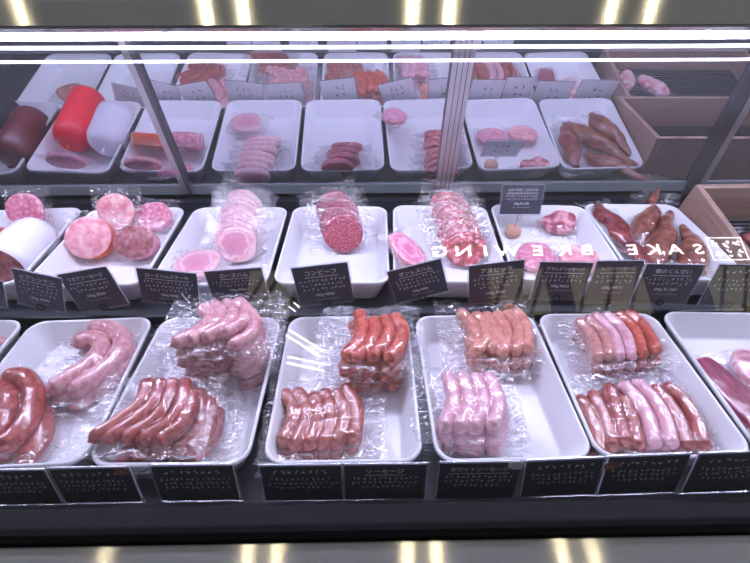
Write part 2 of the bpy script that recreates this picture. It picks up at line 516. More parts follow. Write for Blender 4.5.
def film_me(mes, x0, x1, y0, y1, seed, nx=60, ny=54, wr=0.0022, curl=0.006, gap=0.0009, smooth=1):
    """vacuum film draped over the given meshes (all in pack coordinates, resting on z=0)"""
    nx = int((x1 - x0) / .0019) + 2; ny = int((y1 - y0) / .0019) + 2
    V, Fc = [], []
    for me in mes:
        b = len(V)
        V += [v.co.copy() for v in me.vertices]
        Fc += [tuple(i + b for i in p.vertices) for p in me.polygons]
    bvh = BVHTree.FromPolygons(V, Fc)
    H = np.zeros((ny, nx))
    xs = np.linspace(x0, x1, nx); ys = np.linspace(y0, y1, ny)
    for j in range(ny):
        for i in range(nx):
            h = bvh.ray_cast(Vector((xs[i], ys[j], 1)), Vector((0, 0, -1)))
            if h[0] is not None: H[j, i] = max(0, h[0].z)
    def dil(A):
        P = np.pad(A, 1, mode='edge')
        return np.max([P[a:a + ny, b:b + nx] for a in range(3) for b in range(3)], axis=0)
    def blur(A):
        P = np.pad(A, 1, mode='edge')
        return sum(P[a:a + ny, b:b + nx] for a in range(3) for b in range(3)) / 9
    D = H
    for _ in range(smooth): D = np.maximum(blur(D), H)
    q = random.Random(seed)
    waves = [(k_ * math.cos(a), k_ * math.sin(a), q.uniform(0, 6.28)) for a, k_ in [(q.uniform(0, PI), q.uniform(80, 420)) for _ in range(6)]]
    hmax = max(0.004, D.max())
    vs = []; FL = []
    cx, cy = (x0 + x1) / 2, (y0 + y1) / 2
    for j in range(ny):
        for i in range(nx):
            x, y = xs[i], ys[j]
            fl = max(0, 1 - D[j, i] / (hmax * 0.55)); FL.append(fl ** 1.7)
            w = sum(1 - abs(math.sin(a * x + b * y + c)) * 2 for a, b, c in waves) / len(waves)
            w2 = 1 - 2 * abs(math.sin(math.atan2(y - cy, x - cx) * 9 + seed))
            e = max(abs(x - cx) / ((x1 - x0) / 2), abs(y - cy) / ((y1 - y0) / 2))
            z = D[j, i] + gap + fl * (wr * (1.0 + w + 0.6 * w2)) + fl * curl * max(0, e - 0.6) * 2.5 * (0.5 + 0.5 * math.sin(x * 70 + y * 50 + seed))
            ex = 0.004 * mnoise.noise(Vector((y * 45, seed, 1.5))) if i in (0, nx - 1) else 0
            ey = 0.004 * mnoise.noise(Vector((x * 45, seed, 7.5))) if j in (0, ny - 1) else 0
            vs.append((x + ex, y + ey, z))
    fs = [(j * nx + i, j * nx + i + 1, (j + 1) * nx + i + 1, (j + 1) * nx + i) for j in range(ny - 1) for i in range(nx - 1)]
    me = mesh('plastic_film', vs, fs)
    at_ = me.attributes.new('flange', 'FLOAT', 'POINT'); at_.data.foreach_set('value', FL)
    return me

def T(x, y, z): return Matrix.Translation((x, y, z))
def RZ(a): return Matrix.Rotation(a, 4, 'Z')
def RX(a): return Matrix.Rotation(a, 4, 'X')
def RY(a): return Matrix.Rotation(a, 4, 'Y')

def struct(name, me, mat):
    o = obj(name, me, mat); o['kind'] = 'structure'
    o['label'] = name.replace('_', ' '); o['category'] = name.split('_')[0]
    return o

# ------------------------------------------------------------------ room
X0, X1 = -1.10, 1.36
struct('floor', box_me('floor', -4, 4, -1.9, 4, -0.1, 0), M_floor)
struct('ceiling', box_me('ceiling', -4, 4, -1.9, 4, 2.7, 2.8), M_ceil)
struct('wall_behind', box_me('wall', -4, 4, -1.9, -1.8, 0, 2.7), M_wallm)
for i, (xa, xb) in enumerate(((0.75, 1.10), (1.26, 1.72), (2.12, 2.55), (-0.75, -0.48))):
    w = struct('window_%d' % (i + 1), box_me('w', xa, xb, -1.802, -1.79, 1.86, 2.17), M_window)
    fr = []
    bm = bmesh.new()
    for k in range(3):
        xx = xa + (xb - xa) * (k + 0.5) / 3
        a = Vector((xx - 0.07, -1.78, 1.86)); b = Vector((xx + 0.07, -1.78, 2.17))
        V, Fc = tube([a, b], [0.012, 0.012], 4)
        vs = [bm.verts.new(v) for v in V]
        for f in Fc: bm.faces.new([vs[j] for j in f])
    me = bpy.data.meshes.new('lattice'); bm.to_mesh(me); bm.free()
    obj('window_lattice', me, M_wood, w)

# text
def text_me(s, height, bold=0.0):
    cu = bpy.data.curves.new('text', 'FONT'); cu.body = s
    cu.resolution_u = 2; cu.offset = bold
    to = bpy.data.objects.new('text', cu); C.objects.link(to)
    bpy.context.view_layer.update()
    me = bpy.data.meshes.new_from_object(to.evaluated_get(bpy.context.evaluated_depsgraph_get()))
    bpy.data.objects.remove(to); bpy.data.curves.remove(cu)
    co = np.array([v.co[:] for v in me.vertices])
    lo, hi = co.min(0), co.max(0)
    s_ = height / (hi[1] - lo[1])
    for v in me.vertices:
        v.co = ((v.co.x - (lo[0] + hi[0]) / 2) * s_, (v.co.y - (lo[1] + hi[1]) / 2) * s_, 0)
    me.materials.clear()
    return me, (hi[0] - lo[0]) * s_

# lit sign on the wall behind the photographer, seen only in the front glass
sg = thing('illuminated_sign', 'white lit lettering and square emblem on the wall facing the display case', 'sign', T(1.24, -1.798, 2.303))
face = Matrix(((-1, 0, 0, 0), (0, 0, 1, 0), (0, 1, 0, 0), (0, 0, 0, 1)))  # local x -> -X, y -> Z, z -> +Y
for ch, lx in zip('SAKEBREWING', (699, 675.5, 653, 632, 586, 564, 537, 507, 485, 463, 440)):
    me, wd = text_me(ch, 0.074, 0.012)
    for v in me.vertices: v.co.x *= 1.45
    wx = 1.24 - (0.297 + (lx - 415) * 0.0065)
    sl = obj('sign_letter', me, M_sign, sg, T(-wx, 0, 0) @ face)
# ------------------------------------------------------------------ strokes that look like handwriting
def strokes(vs, fs, x0, x1, y, h, q, z=0.0, dens=1.0):
    """one line of small brush-like marks between x0 and x1 at height y"""
    x = x0
    while x < x1 - h * 0.5:
        wch = h * q.uniform(0.7, 1.05)
        for _ in range(q.choice((2, 3, 3))):
            cx = x + wch * q.uniform(0.25, 0.75); cy = y + h * q.uniform(-0.35, 0.35)
            l = h * q.uniform(0.25, 0.5); a = q.choice((0, 0.15, PI / 2, 1.0, -0.9)) + q.uniform(-.15, .15); tk = h * 0.07
            dx, dy = math.cos(a), math.sin(a)
            b = len(vs)
            for sx, sy in ((-1, -1), (1, -1), (1, 1), (-1, 1)):
                vs.append((cx + dx * l * sx * .5 - dy * tk * sy, cy + dy * l * sx * .5 + dx * tk * sy, z))
            fs.append((b, b + 1, b + 2, b + 3))
        x += h * 1.12
vs, fs = [], []
q = random.Random(3)
for r_ in range(2):
    strokes(vs, fs, -0.1, 0.1, 0.035 - 0.07 * r_, 0.06, q)
    strokes(vs, fs, -0.098, 0.1, 0.035 - 0.07 * r_, 0.062, q)
for a, b in (((-.11, -.085), (.11, -.078)), ((-.11, .078), (.11, .085)), ((-.117, -.085), (-.11, .085)), ((.11, -.085), (.117, .085))):
    k = len(vs); vs += [(a[0], a[1], 0), (b[0], a[1], 0), (b[0], b[1], 0), (a[0], b[1], 0)]; fs.append((k, k + 1, k + 2, k + 3))
obj('sign_emblem', mesh('emblem', vs, fs, False), M_sign, sg, T(1.09, 0.002, 0.0) @ face)


tw = None
for pa, pb in (((-.483, 1.756), (-.278, 1.626)), ((-.472, 1.593), (-.258, 1.544)), ((-.471, 1.934), (-.433, 1.901))):
    a = Vector((pa[0], -1.775, pa[1])); b = Vector((pb[0], -1.775, pb[1]))
    d_ = (b - a).normalized(); sd = d_.cross(Vector((0, 1, 0)))
    tw = thing('wall_light', ('upper long', 'lower long', 'short topmost')[0 if pa[1] == 1.756 else 1 if pa[1] == 1.593 else 2] + ' slanted twin tube wall light, reflected in the front glass', 'light', T(*a), 'twin tube wall lights')
    for sg_ in (-1, 1):
        V, Fc = tube([sd * .018 * sg_, (b - a) + sd * .018 * sg_], [.0045, .0045], 8)
        obj('light_tube', mesh('tube', V, Fc), M_sign, tw)
    V, Fc = tube([Vector((0, -.016, 0)), (b - a) + Vector((0, -.016, 0))], [.01, .01], 6)
    obj('mounting_bar', mesh('bar', V, Fc), M_alu, tw)

# ------------------------------------------------------------------ ceiling lamps
def ring_me(r0, r1, z0, z1, n=24):
    V = []
    for k in range(n):
        a = 2 * PI * k / n; c, s = math.cos(a), math.sin(a)
        V += [(r0 * c, r0 * s, z0), (r1 * c, r1 * s, z0), (r1 * c, r1 * s, z1), (r0 * c, r0 * s, z1)]
    Fc = []
    for k in range(n):
        k2 = (k + 1) % n
        for j in range(4):
            j2 = (j + 1) % 4
            Fc.append((k * 4 + j, k2 * 4 + j, k2 * 4 + j2, k * 4 + j2))
    return mesh('ring', V, Fc, False)
def disc_me(r, z, n=24, ry=None):
    ry = ry or r
    V = [(r * math.cos(2 * PI * k / n), ry * math.sin(2 * PI * k / n), z) for k in range(n)] + \
        [(r * math.cos(2 * PI * k / n), ry * math.sin(2 * PI * k / n), z - 0.0006) for k in range(n)]
    return mesh('disc', V, [tuple(range(n)), tuple(range(2 * n - 1, n - 1, -1))] + [(k, k + n, (k + 1) % n + n, (k + 1) % n) for k in range(n)], False)
LX = (-1.2, -0.56, -0.43, 0.16, 0.29, 0.86, 1.0)
lp = thing('ceiling_lamp', 'warm ceiling spotlight above the display case', 'lamp', T(LX[0], 0.72, 2.7), 'ceiling spotlights over the case')
obj('lamp_housing', ring_me(0.016, 0.045, -0.09, 0), M_black, lp)
obj('lamp_disc', disc_me(0.016, -0.07), M_lamp, lp)
for x in LX[1:]: dup(lp, T(x, 0.72, 2.7), 'warm ceiling spotlight above the display case')

# ------------------------------------------------------------------ display case
case = thing('display_case', 'long glass fronted stainless steel refrigerated deli display case holding all the trays', 'display case', T(0, 0, 0))
FD, MD = 0.800, 0.845          # deck heights
obj('base_cabinet', box_me('b', X0, X1, 0.16, 0.92, 0.0, 0.78), M_steel, case)
obj('sill', prism_x('s', [(0.06, 0.80), (0.075, 0.853), (0.085, 0.86), (0.194, 0.86), (0.194, 0.78), (0.06, 0.78)], X0, X1), M_steel, case)
obj('glass_frame', prism_x('g', [(0.196, 0.78), (0.196, 0.868), (0.2, 0.872), (0.226, 0.872), (0.2285, 0.868), (0.2285, 0.78)], X0, X1), M_black, case)
obj('front_lip', prism_x('l', [(0.229, 0.78), (0.229, 0.862), (0.232, 0.862), (0.234, 0.856), (0.237, 0.856), (0.239, 0.846), (0.243, 0.846), (0.243, 0.78)], X0, X1), M_lip, case)
obj('front_deck', box_me('d', X0, X1, 0.24, 0.92, 0.78, FD), M_deck, case)
obj('raised_deck', box_me('d', X0, 0.636, 0.553, 0.905, FD, MD, 0.002), M_deck, case)
obj('deck_trim', box_me('t', X0, 0.636, 0.5515, 0.553, 0.829, 0.8445), M_lip, case)
obj('back_panel', box_me('p', X0, X1, 0.908, 0.92, FD, 0.897), M_deck, case)
# front glass: thin leaning pane
gl = prism_x('glass', [(0.2045, 0.8705), (0.4585, 1.281), (0.4603, 1.2806), (0.2063, 0.8701)], X0, X1)
obj('front_glass', gl, M_glass, case)
obj('canopy', prism_x('c', [(0.460, 1.280), (0.460, 1.2825), (0.4835, 1.2995), (0.87, 1.2995), (0.87, 1.262), (0.66, 1.262), (0.60, 1.268), (0.463, 1.2765)], X0, X1), M_steel, case)
# light fittings under the canopy
obj('lamp_channel', box_me('c', X0 + .02, X1 - .02, 0.613, 0.627, 1.2525, 1.268), M_aludark, case)
V, Fc = tube([Vector((X0 + .03, 0.62, 1.2475)), Vector((X1 - .03, 0.62, 1.2475))], [0.0046] * 2, 12)
obj('light_tube', mesh('led', V, Fc), M_led, case)
SZ = 1.2105
sh = obj('glass_shelf', box_me('gs', X0, X1, 0.668, 0.752, SZ - 0.003, SZ), M_shelf, case)
obj('shelf_edge_trim', box_me('e', X0, X1, 0.6655, 0.668, SZ - 0.003, SZ + 0.0002), M_edge, sh)
obj('shelf_edge_trim', box_me('e', X0, X1, 0.752, 0.7545, SZ - 0.0035, SZ + 0.0022), M_edge, sh)

# leaning mirrored rear doors
MT = R(9.73)
mn = Vector((0, math.cos(MT), math.sin(MT)))
mp0 = CAM + mn * 0.81
def my(z): return mp0.y - (z - mp0.z) * math.tan(MT)
def mpx(x, y, off=0.0): return on_plane(x, y, mp0 - mn * off, mn)
ZB, ZT = 0.897, 1.262
cuts = [X0, mpx(150, 115).x, mpx(455, 115).x, mpx(720, 115).x, X1]
for a, b in zip(cuts[:-1], cuts[1:]):
    th = 0.006
    me = prism_x('m', [(my(ZB), ZB), (my(ZT), ZT), (my(ZT) + th, ZT), (my(ZB) + th, ZB)], a, b)
    obj('mirror_door', me, M_mirror, case, label='mirrored sliding door at the back of the case')
obj('bottom_rail', prism_x('r', [(my(ZB) - .004, ZB - .004), (my(.915) - .004, .915), (my(.915) - .001, .915), (my(ZB) - .0005, ZB - .004)], X0, X1), M_rail, case)
def stile(strips, y0, y1, xa, xb, off=0.001):
    """bar on the mirror plane whose centre line runs from (xa,y0) down to (xb,y1)"""
    top = mpx(xa, y0, off); bot = mpx(xb, y1, off)
    ax = (top - bot); L = ax.length; ax.normalize()
    side = ax.cross(-mn); side.normalize()
    nz = side.cross(ax)
    if nz.dot(-mn) < 0: nz = -nz
    M = Matrix((side if side.x > 0 else -side, ax, nz)).transposed().to_4x4()
    M.translation = bot
    root = None
    for (u0, u1, h, mt) in strips:
        o = obj('door_stile' if root is None else 'stile_groove', box_me('st', u0, u1, 0, L, -0.001, h), mt, case if root is None else root, M if root is None else None)
        if root is None: root = o
k = 0.0027
stile([(-7.2 * k, 7.2 * k, .006, M_alu), (-7.4 * k, -6.8 * k, .0065, M_aludark), (-3.4 * k, -2.9 * k, .0065, M_aludark), (0.2 * k, .7 * k, .0065, M_aludark), (3.6 * k, 4.2 * k, .0065, M_aludark)], 36, 190, 466, 443)
stile([(-.009, .005, .006, M_alu), (.004, .012, .008, M_aludark)], 36, 192, 122, 188)
stile([(-.016, .008, .006, M_aludark), (.010, .024, .007, M_alu)], 60, 192, 762, 688)
for xs_ in ((X0 - 0.012, X0), (X1, X1 + 0.012)):
    me = prism_x('end', [(0.20, 0.78), (0.20, 0.86), (0.47, 1.2995), (0.87, 1.2995), (0.92, 0.95), (0.92, 0.78)], *xs_)
    obj('end_panel', me, M_aludark, case)

# ------------------------------------------------------------------ trays
def rrect(w, l, r, n=6):
    pts = []
    for cx, cy, a0 in ((w / 2 - r, l / 2 - r, 0), (-w / 2 + r, l / 2 - r, 90), (-w / 2 + r, -l / 2 + r, 180), (w / 2 - r, -l / 2 + r, 270)):
        for k in range(n + 1):
            a = R(a0 + 90 * k / n)
            pts.append((cx + r * math.cos(a), cy + r * math.sin(a)))
    return pts
TW, TL, TH = 0.194, 0.258, 0.050
def tray_me():
    V, Fc = [], []
    prof = [(TW - .040, TL - .040, .018, 0), (TW - .034, TL - .034, .020, 0.002), (TW - .006, TL - .006, .024, TH - .009), (TW - .001, TL - .001, .025, TH - .006), (TW, TL, .025, TH - .002), (TW - .002, TL - .002, .0245, TH),
            (TW - .007, TL - .007, .023, TH), (TW - .0095, TL - .0095, .022, TH - .002), (TW - .036, TL - .036, .017, .009), (TW - .041, TL - .041, .015, .0055), (TW - .049, TL - .049, .012, .004)]
    n = 28
    for w, l, r, z in prof:
        for x, y in rrect(w, l, r): V.append((x, y, z))
    for i in range(len(prof) - 1):
        for k in range(n):
            k2 = (k + 1) % n
            Fc.append((i * n + k, i * n + k2, (i + 1) * n + k2, (i + 1) * n + k))
    Fc.append(tuple(range(n))[::-1]); Fc.append(tuple((len(prof) - 1) * n + k for k in range(n)))
    return mesh('tray', V, Fc)
TM = tray_me()
FT = {-1: (-.862, .8), 0: (-.657, 0), 1: (-.445, 2.6), 2: (-.243, -.7), 3: (-.034, .1), 4: (.173, 1.0), 5: (.372, -.3), 6: (.575, -2.2)}
MTR = {-1: (-.893, 3), 0: (-.683, 3.4), 1: (-.4735, 1.4), 2: (-.265, -.3), 3: (-.061, -.9), 4: (.142, -2.6), 5: (.345, -3.2), 6: (.543, -1.6)}
FY, MY = 0.544 - TL / 2, 0.833 - TL / 2
FZ, MZ = FD + .0042, MD + .0042            # tray floors
tl_f = {-1: 'white tray at the far left end of the front row, in the mirror only', 0: 'white tray cut off by the left edge in the front row', 1: 'white front row tray holding two packs of fat curved sausages',
        2: 'white front row tray with the tall pink sausage stack', 3: 'white front row tray with red sausages behind brownish sausages', 4: 'white front row tray with peach sausages behind pale pink ones',
        5: 'white front row tray with two mixed coloured sausage packs', 6: 'white front row tray with the dark red meat slab, at right edge'}
tl_m = {-1: 'white raised row tray with black and brown sausage chubs, seen in mirror', 0: 'white raised row tray holding the red and white sausage chubs', 1: 'white raised row tray with mottled pink ham chunks and orange casing',
        2: 'white raised row tray with the column of sliced loin ham packs', 3: 'white raised row tray with corned beef packs, mostly empty', 4: 'white raised row tray with the aspic pack column',
        5: 'white raised row tray with roast pork and the cork card holder', 6: 'white raised row tray with smoked duck legs beside the wooden crate'}
for row, D, y, z, ll, gp in (('f', FT, FY, FD, tl_f, 'white trays in the front row'), ('m', MTR, MY, MD, tl_m, 'white trays in the raised back row')):
    for i, (x, a) in D.items():
        a = R(a)
        o = obj('serving_tray', TM, M_tray, None, T(x - math.sin(a) * (-TL / 2) * 0, y, z + .0003) @ RZ(a))
        o['label'] = ll[i]; o['category'] = 'tray'; o['group'] = gp

# ------------------------------------------------------------------ sausage packs
ORD = ['', 'second pack down in ', 'third pack down in ', 'fourth pack down in ', 'fifth pack down in ', 'bottom pack of ']
def sausage_pack(polys, zc, r, mats, labels, group, floor, margin=(.02, .02, .018, .022), seed=1, jit=0.006, rj=4, drops=None, step=None, shifts=None):
    """top pack traced in space from polylines at height zc; lower packs are copies underneath"""
    pl = [[at(x, y, zc) for x, y in p] for p in polys]
    allp = [p for q_ in pl for p in q_]
    cx = sum(p.x for p in allp) / len(allp); cy = sum(p.y for p in allp) / len(allp)
    q = random.Random(seed)
    zb = zc - r
    root = thing('sausage_pack', labels[0], 'packed sausages', T(cx, cy, zb), group)
    mes = []
    for i, p in enumerate(pl):
        dz = drops[i] if drops else 0
        loc = [Vector((v.x - cx, v.y - cy, r + dz)) for v in p]
        me = sausage_me(loc, r, seed * 10 + i)
        obj('sausage', me, mats[i] if isinstance(mats, list) else mats, root)
        mes.append(me)
    xs = [v.co.x for m in mes for v in m.vertices]; ys = [v.co.y for m in mes for v in m.vertices]
    fm = film_me(mes, min(xs) - margin[0], max(xs) + margin[1], min(ys) - margin[2], max(ys) + margin[3], seed)
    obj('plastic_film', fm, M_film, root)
    step = step or 2 * r + .0016
    for k, lb in enumerate(labels[1:], 1):
        sx, sy, sa = shifts[k - 1] if shifts else (q.uniform(-jit, jit), q.uniform(-jit, jit), q.uniform(-rj, rj))
        dup(root, T(cx + sx, cy + sy, zb - step * k) @ RZ(R(sa)), lb)
    return root

def stack_labels(base, n, top, tail):
    names = ['second', 'third', 'fourth', 'fifth', 'sixth']
    out = [top]
    for k in range(1, n):
        out.append(('bottom' if k == n - 1 else names[k - 1] + ' from top') + ' pack ' + tail)
    return out

def px(o, s, *pts): return [(o[0] + x / s, o[1] + y / s) for x, y in pts]
o2, o3 = (165, 290), 6.25
n5 = 5; r = .0105; st = .0205
zc = FZ + r + st * (n5 - 1)
o = (165, 290); s = 6.25
sausage_pack([px(o, s, (235, 120), (285, 170), (230, 245), (70, 330)), px(o, s, (310, 100), (355, 150), (310, 220), (160, 318)), px(o, s, (385, 85), (425, 135), (390, 215), (255, 295)),
              px(o, s, (458, 78), (510, 130), (480, 205), (375, 268)), px(o, s, (535, 135), (562, 205), (520, 280), (425, 335))], zc, r, PINK,
             stack_labels('', 5, 'vacuum pack of pink sausages topping the tallest stack in the front row', 'of the tall pink sausage stack under the loin ham card'),
             'pink sausage packs in the tall stack', FZ, (.028, .024, .008, .024), seed=11, drops=[0, 0, 0, 0, -.004], step=st,
             shifts=[(.002, .002, 1), (-.001, .000, -1), (.003, .002, 2), (.006, -.002, -2)])
o = (80, 365); s = 5.357; r = .0098; n_ = 2
sausage_pack([px(o, s, (365, 95), (330, 200), (240, 280), (80, 388)), px(o, s, (430, 95), (400, 200), (310, 290), (160, 392)), px(o, s, (495, 95), (475, 190), (400, 295), (255, 392)),
              px(o, s, (560, 95), (550, 190), (490, 300), (345, 400)), px(o, s, (600, 150), (575, 250), (525, 330), (420, 400))], .8625, r, DEEP,
             ['vacuum pack of long red curved sausages in front of the tall pink stack', 'middle pack under the long red curved sausages, sticking out to the right', 'bottom pack under the long red curved sausages'],
             'long red sausage packs before the pink stack', FZ, (.022, .026, .014, .010), seed=12, step=.0215, drops=[0, 0, 0, 0, -.003], shifts=[(.024, -.004, 12), (.026, .000, 4)])
o = (265, 375); s = 6.25; r = .0102
sausage_pack([px(o, s, (125, 120), (180, 200), (165, 320), (115, 415)), px(o, s, (205, 110), (260, 200), (245, 320), (180, 435)), px(o, s, (305, 135), (335, 210), (320, 330), (270, 435)),
              px(o, s, (370, 115), (405, 200), (400, 330), (360, 435)), px(o, s, (450, 115), (490, 210), (485, 320), (440, 425)), px(o, s, (500, 85), (560, 180), (570, 300), (540, 395))], FZ + r + .021, r, BROWN,
             ['vacuum pack of six brownish sausages nearest the glass, in front of red ones', 'lower pack beneath the six brownish sausages in front of the red stack'],
             'brownish six sausage packs', FZ, (.018, .028, .014, .014), seed=13, step=.021, shifts=[(-.002, -.004, 1)])
o = (320, 300); s = 7.5; r = .0103; n_ = 4; st = .0203
sausage_pack([px(o, s, (295, 105), (320, 220), (270, 330), (195, 415)), px(o, s, (405, 155), (415, 250), (360, 350), (268, 430)), px(o, s, (490, 140), (520, 230), (475, 340), (388, 422)), px(o, s, (565, 130), (620, 220), (600, 340), (515, 428))],
             FZ + r + st * 3, r, REDS, stack_labels('', 4, 'vacuum pack of four bright red sausages topping the stack near tray middle', 'in the bright red sausage stack below the corned beef tray'),
             'bright red sausage packs', FZ, (.034, .020, .012, .014), seed=14, step=st, shifts=[(-.006, -.002, 3), (-.002, .001, -4), (.004, -.002, 2)])
o = (430, 295); s = 6.25; r = .0098; st = .0195
sausage_pack([px(o, s, (190, 108), (265, 185), (280, 260), (250, 312)), px(o, s, (285, 130), (345, 200), (335, 290), (280, 355)), px(o, s, (345, 130), (405, 200), (410, 270), (388, 338)), px(o, s, (415, 125), (470, 200), (475, 290), (450, 362)),
              px(o, s, (478, 115), (535, 190), (550, 280), (530, 348)), px(o, s, (492, 82), (575, 150), (608, 250), (605, 340))], FZ + r + st * 2, r, PEACH,
             stack_labels('', 3, 'vacuum pack of six peach sausages topping the stack behind pale pink sausages', 'in the peach sausage stack behind the pale pink ones'),
             'peach sausage packs', FZ, (.034, .014, .012, .018), seed=15, step=st, shifts=[(.003, -.004, -2), (.006, .002, 2)])
o = (415, 365); s = 5.36; r = .0108; st = .0205
sausage_pack([px(o, s, (175, 62), (205, 160), (195, 250), (155, 330)), px(o, s, (248, 60), (285, 150), (280, 250), (240, 335)), px(o, s, (325, 70), (360, 160), (355, 260), (310, 338)), px(o, s, (388, 65), (435, 150), (445, 250), (405, 330))],
             FZ + r + st * 2, r, PALE, stack_labels('', 3, 'vacuum pack of four pale pink sausages topping the stack nearest the glass', 'in the pale pink sausage stack nearest the glass'),
             'pale pink sausage packs', FZ, (.030, .020, .010, .012), seed=16, step=st, shifts=[(.006, -.004, -5), (.010, -.006, -4)])
o = (560, 300); s = 6.25; r = .0084; st = .017
mixed = [TAN, TAN, PALE, PALE, REDS, REDS]
sausage_pack([px(o, s, (120, 135), (190, 210), (225, 290), (240, 360)), px(o, s, (175, 120), (250, 190), (290, 270), (305, 355)), px(o, s, (215, 98), (310, 180), (355, 270), (370, 355)), px(o, s, (285, 93), (380, 170), (430, 260), (445, 355)),
              px(o, s, (360, 90), (440, 150), (490, 240), (515, 340)), px(o, s, (420, 75), (510, 150), (570, 240), (600, 318))], FZ + r + st * 2, r, mixed,
             stack_labels('', 3, 'vacuum pack of tan, pale pink and red sausages topping the rear right stack', 'in the rear stack of tan, pale pink and red sausages'),
             'mixed colour sausage packs at rear right', FZ, (.026, .020, .012, .012), seed=17, step=st, shifts=[(.004, -.005, -3), (.006, .001, 3)])
o = (570, 365); s = 5; r = .0098; st = .0196
mixed = [BROWN, BROWN, DEEP, BROWN, PALE, PALE, DEEP, DEEP]
sausage_pack([px(o, s, (60, 155), (110, 240), (145, 340), (160, 420)), px(o, s, (120, 140), (160, 220), (195, 320), (210, 400)), px(o, s, (195, 115), (220, 200), (250, 300), (270, 385)), px(o, s, (265, 165), (305, 240), (325, 320), (345, 395)),
              px(o, s, (265, 105), (345, 190), (395, 290), (420, 395)), px(o, s, (335, 98), (420, 180), (475, 280), (505, 395)), px(o, s, (430, 122), (510, 220), (560, 320), (590, 405)), px(o, s, (490, 112), (575, 190), (630, 290), (665, 405))], FZ + r + .0196, r, mixed,
             ['vacuum pack of eight brown, pale pink and red sausages in right tray front', 'lower pack under the eight brown, pale pink and red sausages'],
             'mixed eight sausage packs at the front right', FZ, (.014, .010, .010, .014), seed=18, step=.0196, drops=[-.008, -.004, 0, -.004, .001, .001, 0, 0], shifts=[(-.002, .004, 1)])
# fat curved sausages in the left trays
s = 3.94; o = (0, 290); r = .0140
sausage_pack([px(o, s, (370, 150), (430, 150), (480, 190), (468, 250), (405, 320), (300, 395)), px(o, s, (312, 205), (370, 190), (402, 220), (365, 285), (290, 340), (215, 385))], FZ + r + .019, r, PINK,
             ['vacuum pack of two fat pink hooked sausages in the left front tray', 'lower pack beneath the two fat pink hooked sausages'], 'fat hooked sausage packs', FZ, (.026, .024, .012, .020), seed=19, step=.019, shifts=[(.004, -.006, -6)])
o = (0, 350)
sausage_pack([px(o, s, (40, 105), (95, 110), (130, 155), (128, 230), (90, 310), (20, 375)), px(o, s, (-20, 150), (28, 180), (38, 235), (0, 310), (-60, 350)), px(o, s, (-90, 190), (-50, 220), (-45, 260), (-90, 320), (-140, 340))], FZ + r + .020, r, DEEP,
             ['vacuum pack of fat brown red curved sausages at the left edge', 'lower pack under the fat brown red curved sausages at left edge'], 'fat curved red sausage packs', FZ, (.014, .018, .012, .016), seed=20, step=.020, shifts=[(.010, -.014, 10)])
pk = sausage_pack([[(-45, 325), (-25, 326), (-8, 338), (-14, 352)], [(-30, 318), (-10, 320), (3, 331), (-2, 347)]], FZ + .012, .012, PINK,
             ['vacuum pack of pink sausages just entering the picture at left edge'], 'pink sausage packs cut by the left edge', FZ, seed=21)

# ------------------------------------------------------------------ sliced packs
def slice_pack(name, label, cat, group, me, mat, mw, bag, seed, part='meat_slices', extra=None, wr=.002, smooth=1, curl=.006):
    root = thing(name, label, cat, mw, group)
    obj(part, me, mat, root)
    mes = [me]
    if extra:
        for nm, m2, mt in extra:
            obj(nm, m2, mt, root); mes.append(m2)
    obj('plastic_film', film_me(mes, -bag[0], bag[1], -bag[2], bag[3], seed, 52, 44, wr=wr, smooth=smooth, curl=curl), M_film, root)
    return root

def column(n, pf, pb, r, ry, t, tf, tb, me, mat, name, labels, cat, group, bag, floor, seed, yj=0):
    """packs leaning one behind another from front pixel pf to back pixel pb"""
    q = random.Random(seed)
    root = None
    for k in range(n):
        f = k / max(1, n - 1)
        tilt = R(tf + (tb - tf) * f)
        zc = floor + ry * math.sin(tilt) + .001 + .004 * f
        a = at(*pf, floor + ry * math.sin(R(tf))); b = at(*pb, floor + ry * math.sin(R(tb)))
        p = a.lerp(b, f)
        M = T(p.x + (q.uniform(-.005, .005) if k else 0), p.y, zc) @ RZ(R(q.uniform(-7, 7) if k else 0)) @ RX(tilt) @ RZ(R(q.uniform(-25, 25) if k else 0))
        if k == 0:
            root = slice_pack(name, labels[0], cat, group, me, mat, M, bag, seed)
        else:
            dup(root, M, labels[k])
def col_labels(first, last, what, n):
    names = ['second', 'third', 'fourth', 'fifth', 'sixth', 'seventh']
    return [first] + [names[k - 1] + ' from the front in the leaning column of ' + what for k in range(1, n - 1)] + [last]

HM = slab_me(.041, .034, .015, 5, .06)
column(7, (238, 246), (244, 208), .041, .034, .015, 46, 72, HM, HAM, 'ham_pack',
       col_labels('frontmost pack of sliced loin ham, its pink face with fat rim in full view', 'rearmost pack of sliced loin ham, leaning on the tray back', 'loin ham packs', 7),
       'packed ham', 'loin ham packs in the column', (.064, .058, .044, .050), MZ, 31)
cb = slab_me(.039, .038, .015, 6, .02)
column(4, (343.5, 234), (337, 211), .039, .038, .015, 50, 70, cb, CORNED, 'corned_beef_pack',
       col_labels('frontmost round corned beef pack, its dark pink disc in full view', 'rearmost round corned beef pack, above the tray back rim', 'corned beef packs', 4),
       'packed corned beef', 'corned beef packs', (.066, .060, .043, .050), MZ, 32)
asp = slab_me(.038, .034, .014, 8, .07, .0015)
column(7, (464, 250), (447, 208), .038, .034, .014, 46, 72, asp, ASPIC, 'aspic_pack',
       col_labels('frontmost round aspic pack with red, white and green mosaic face', 'rearmost aspic pack, rising above the tray back rim', 'aspic packs', 7),
       'packed aspic', 'aspic packs in the column', (.064, .060, .040, .050), MZ, 33)

def leaning(p, ry, tilt, yaw, floor, roll=0, lift=0):
    zc = floor + ry * math.sin(R(tilt)) + .001 + lift
    c = at(*p, zc)
    return T(c.x, c.y, zc) @ RZ(R(yaw)) @ RX(R(tilt)) @ RY(R(roll))
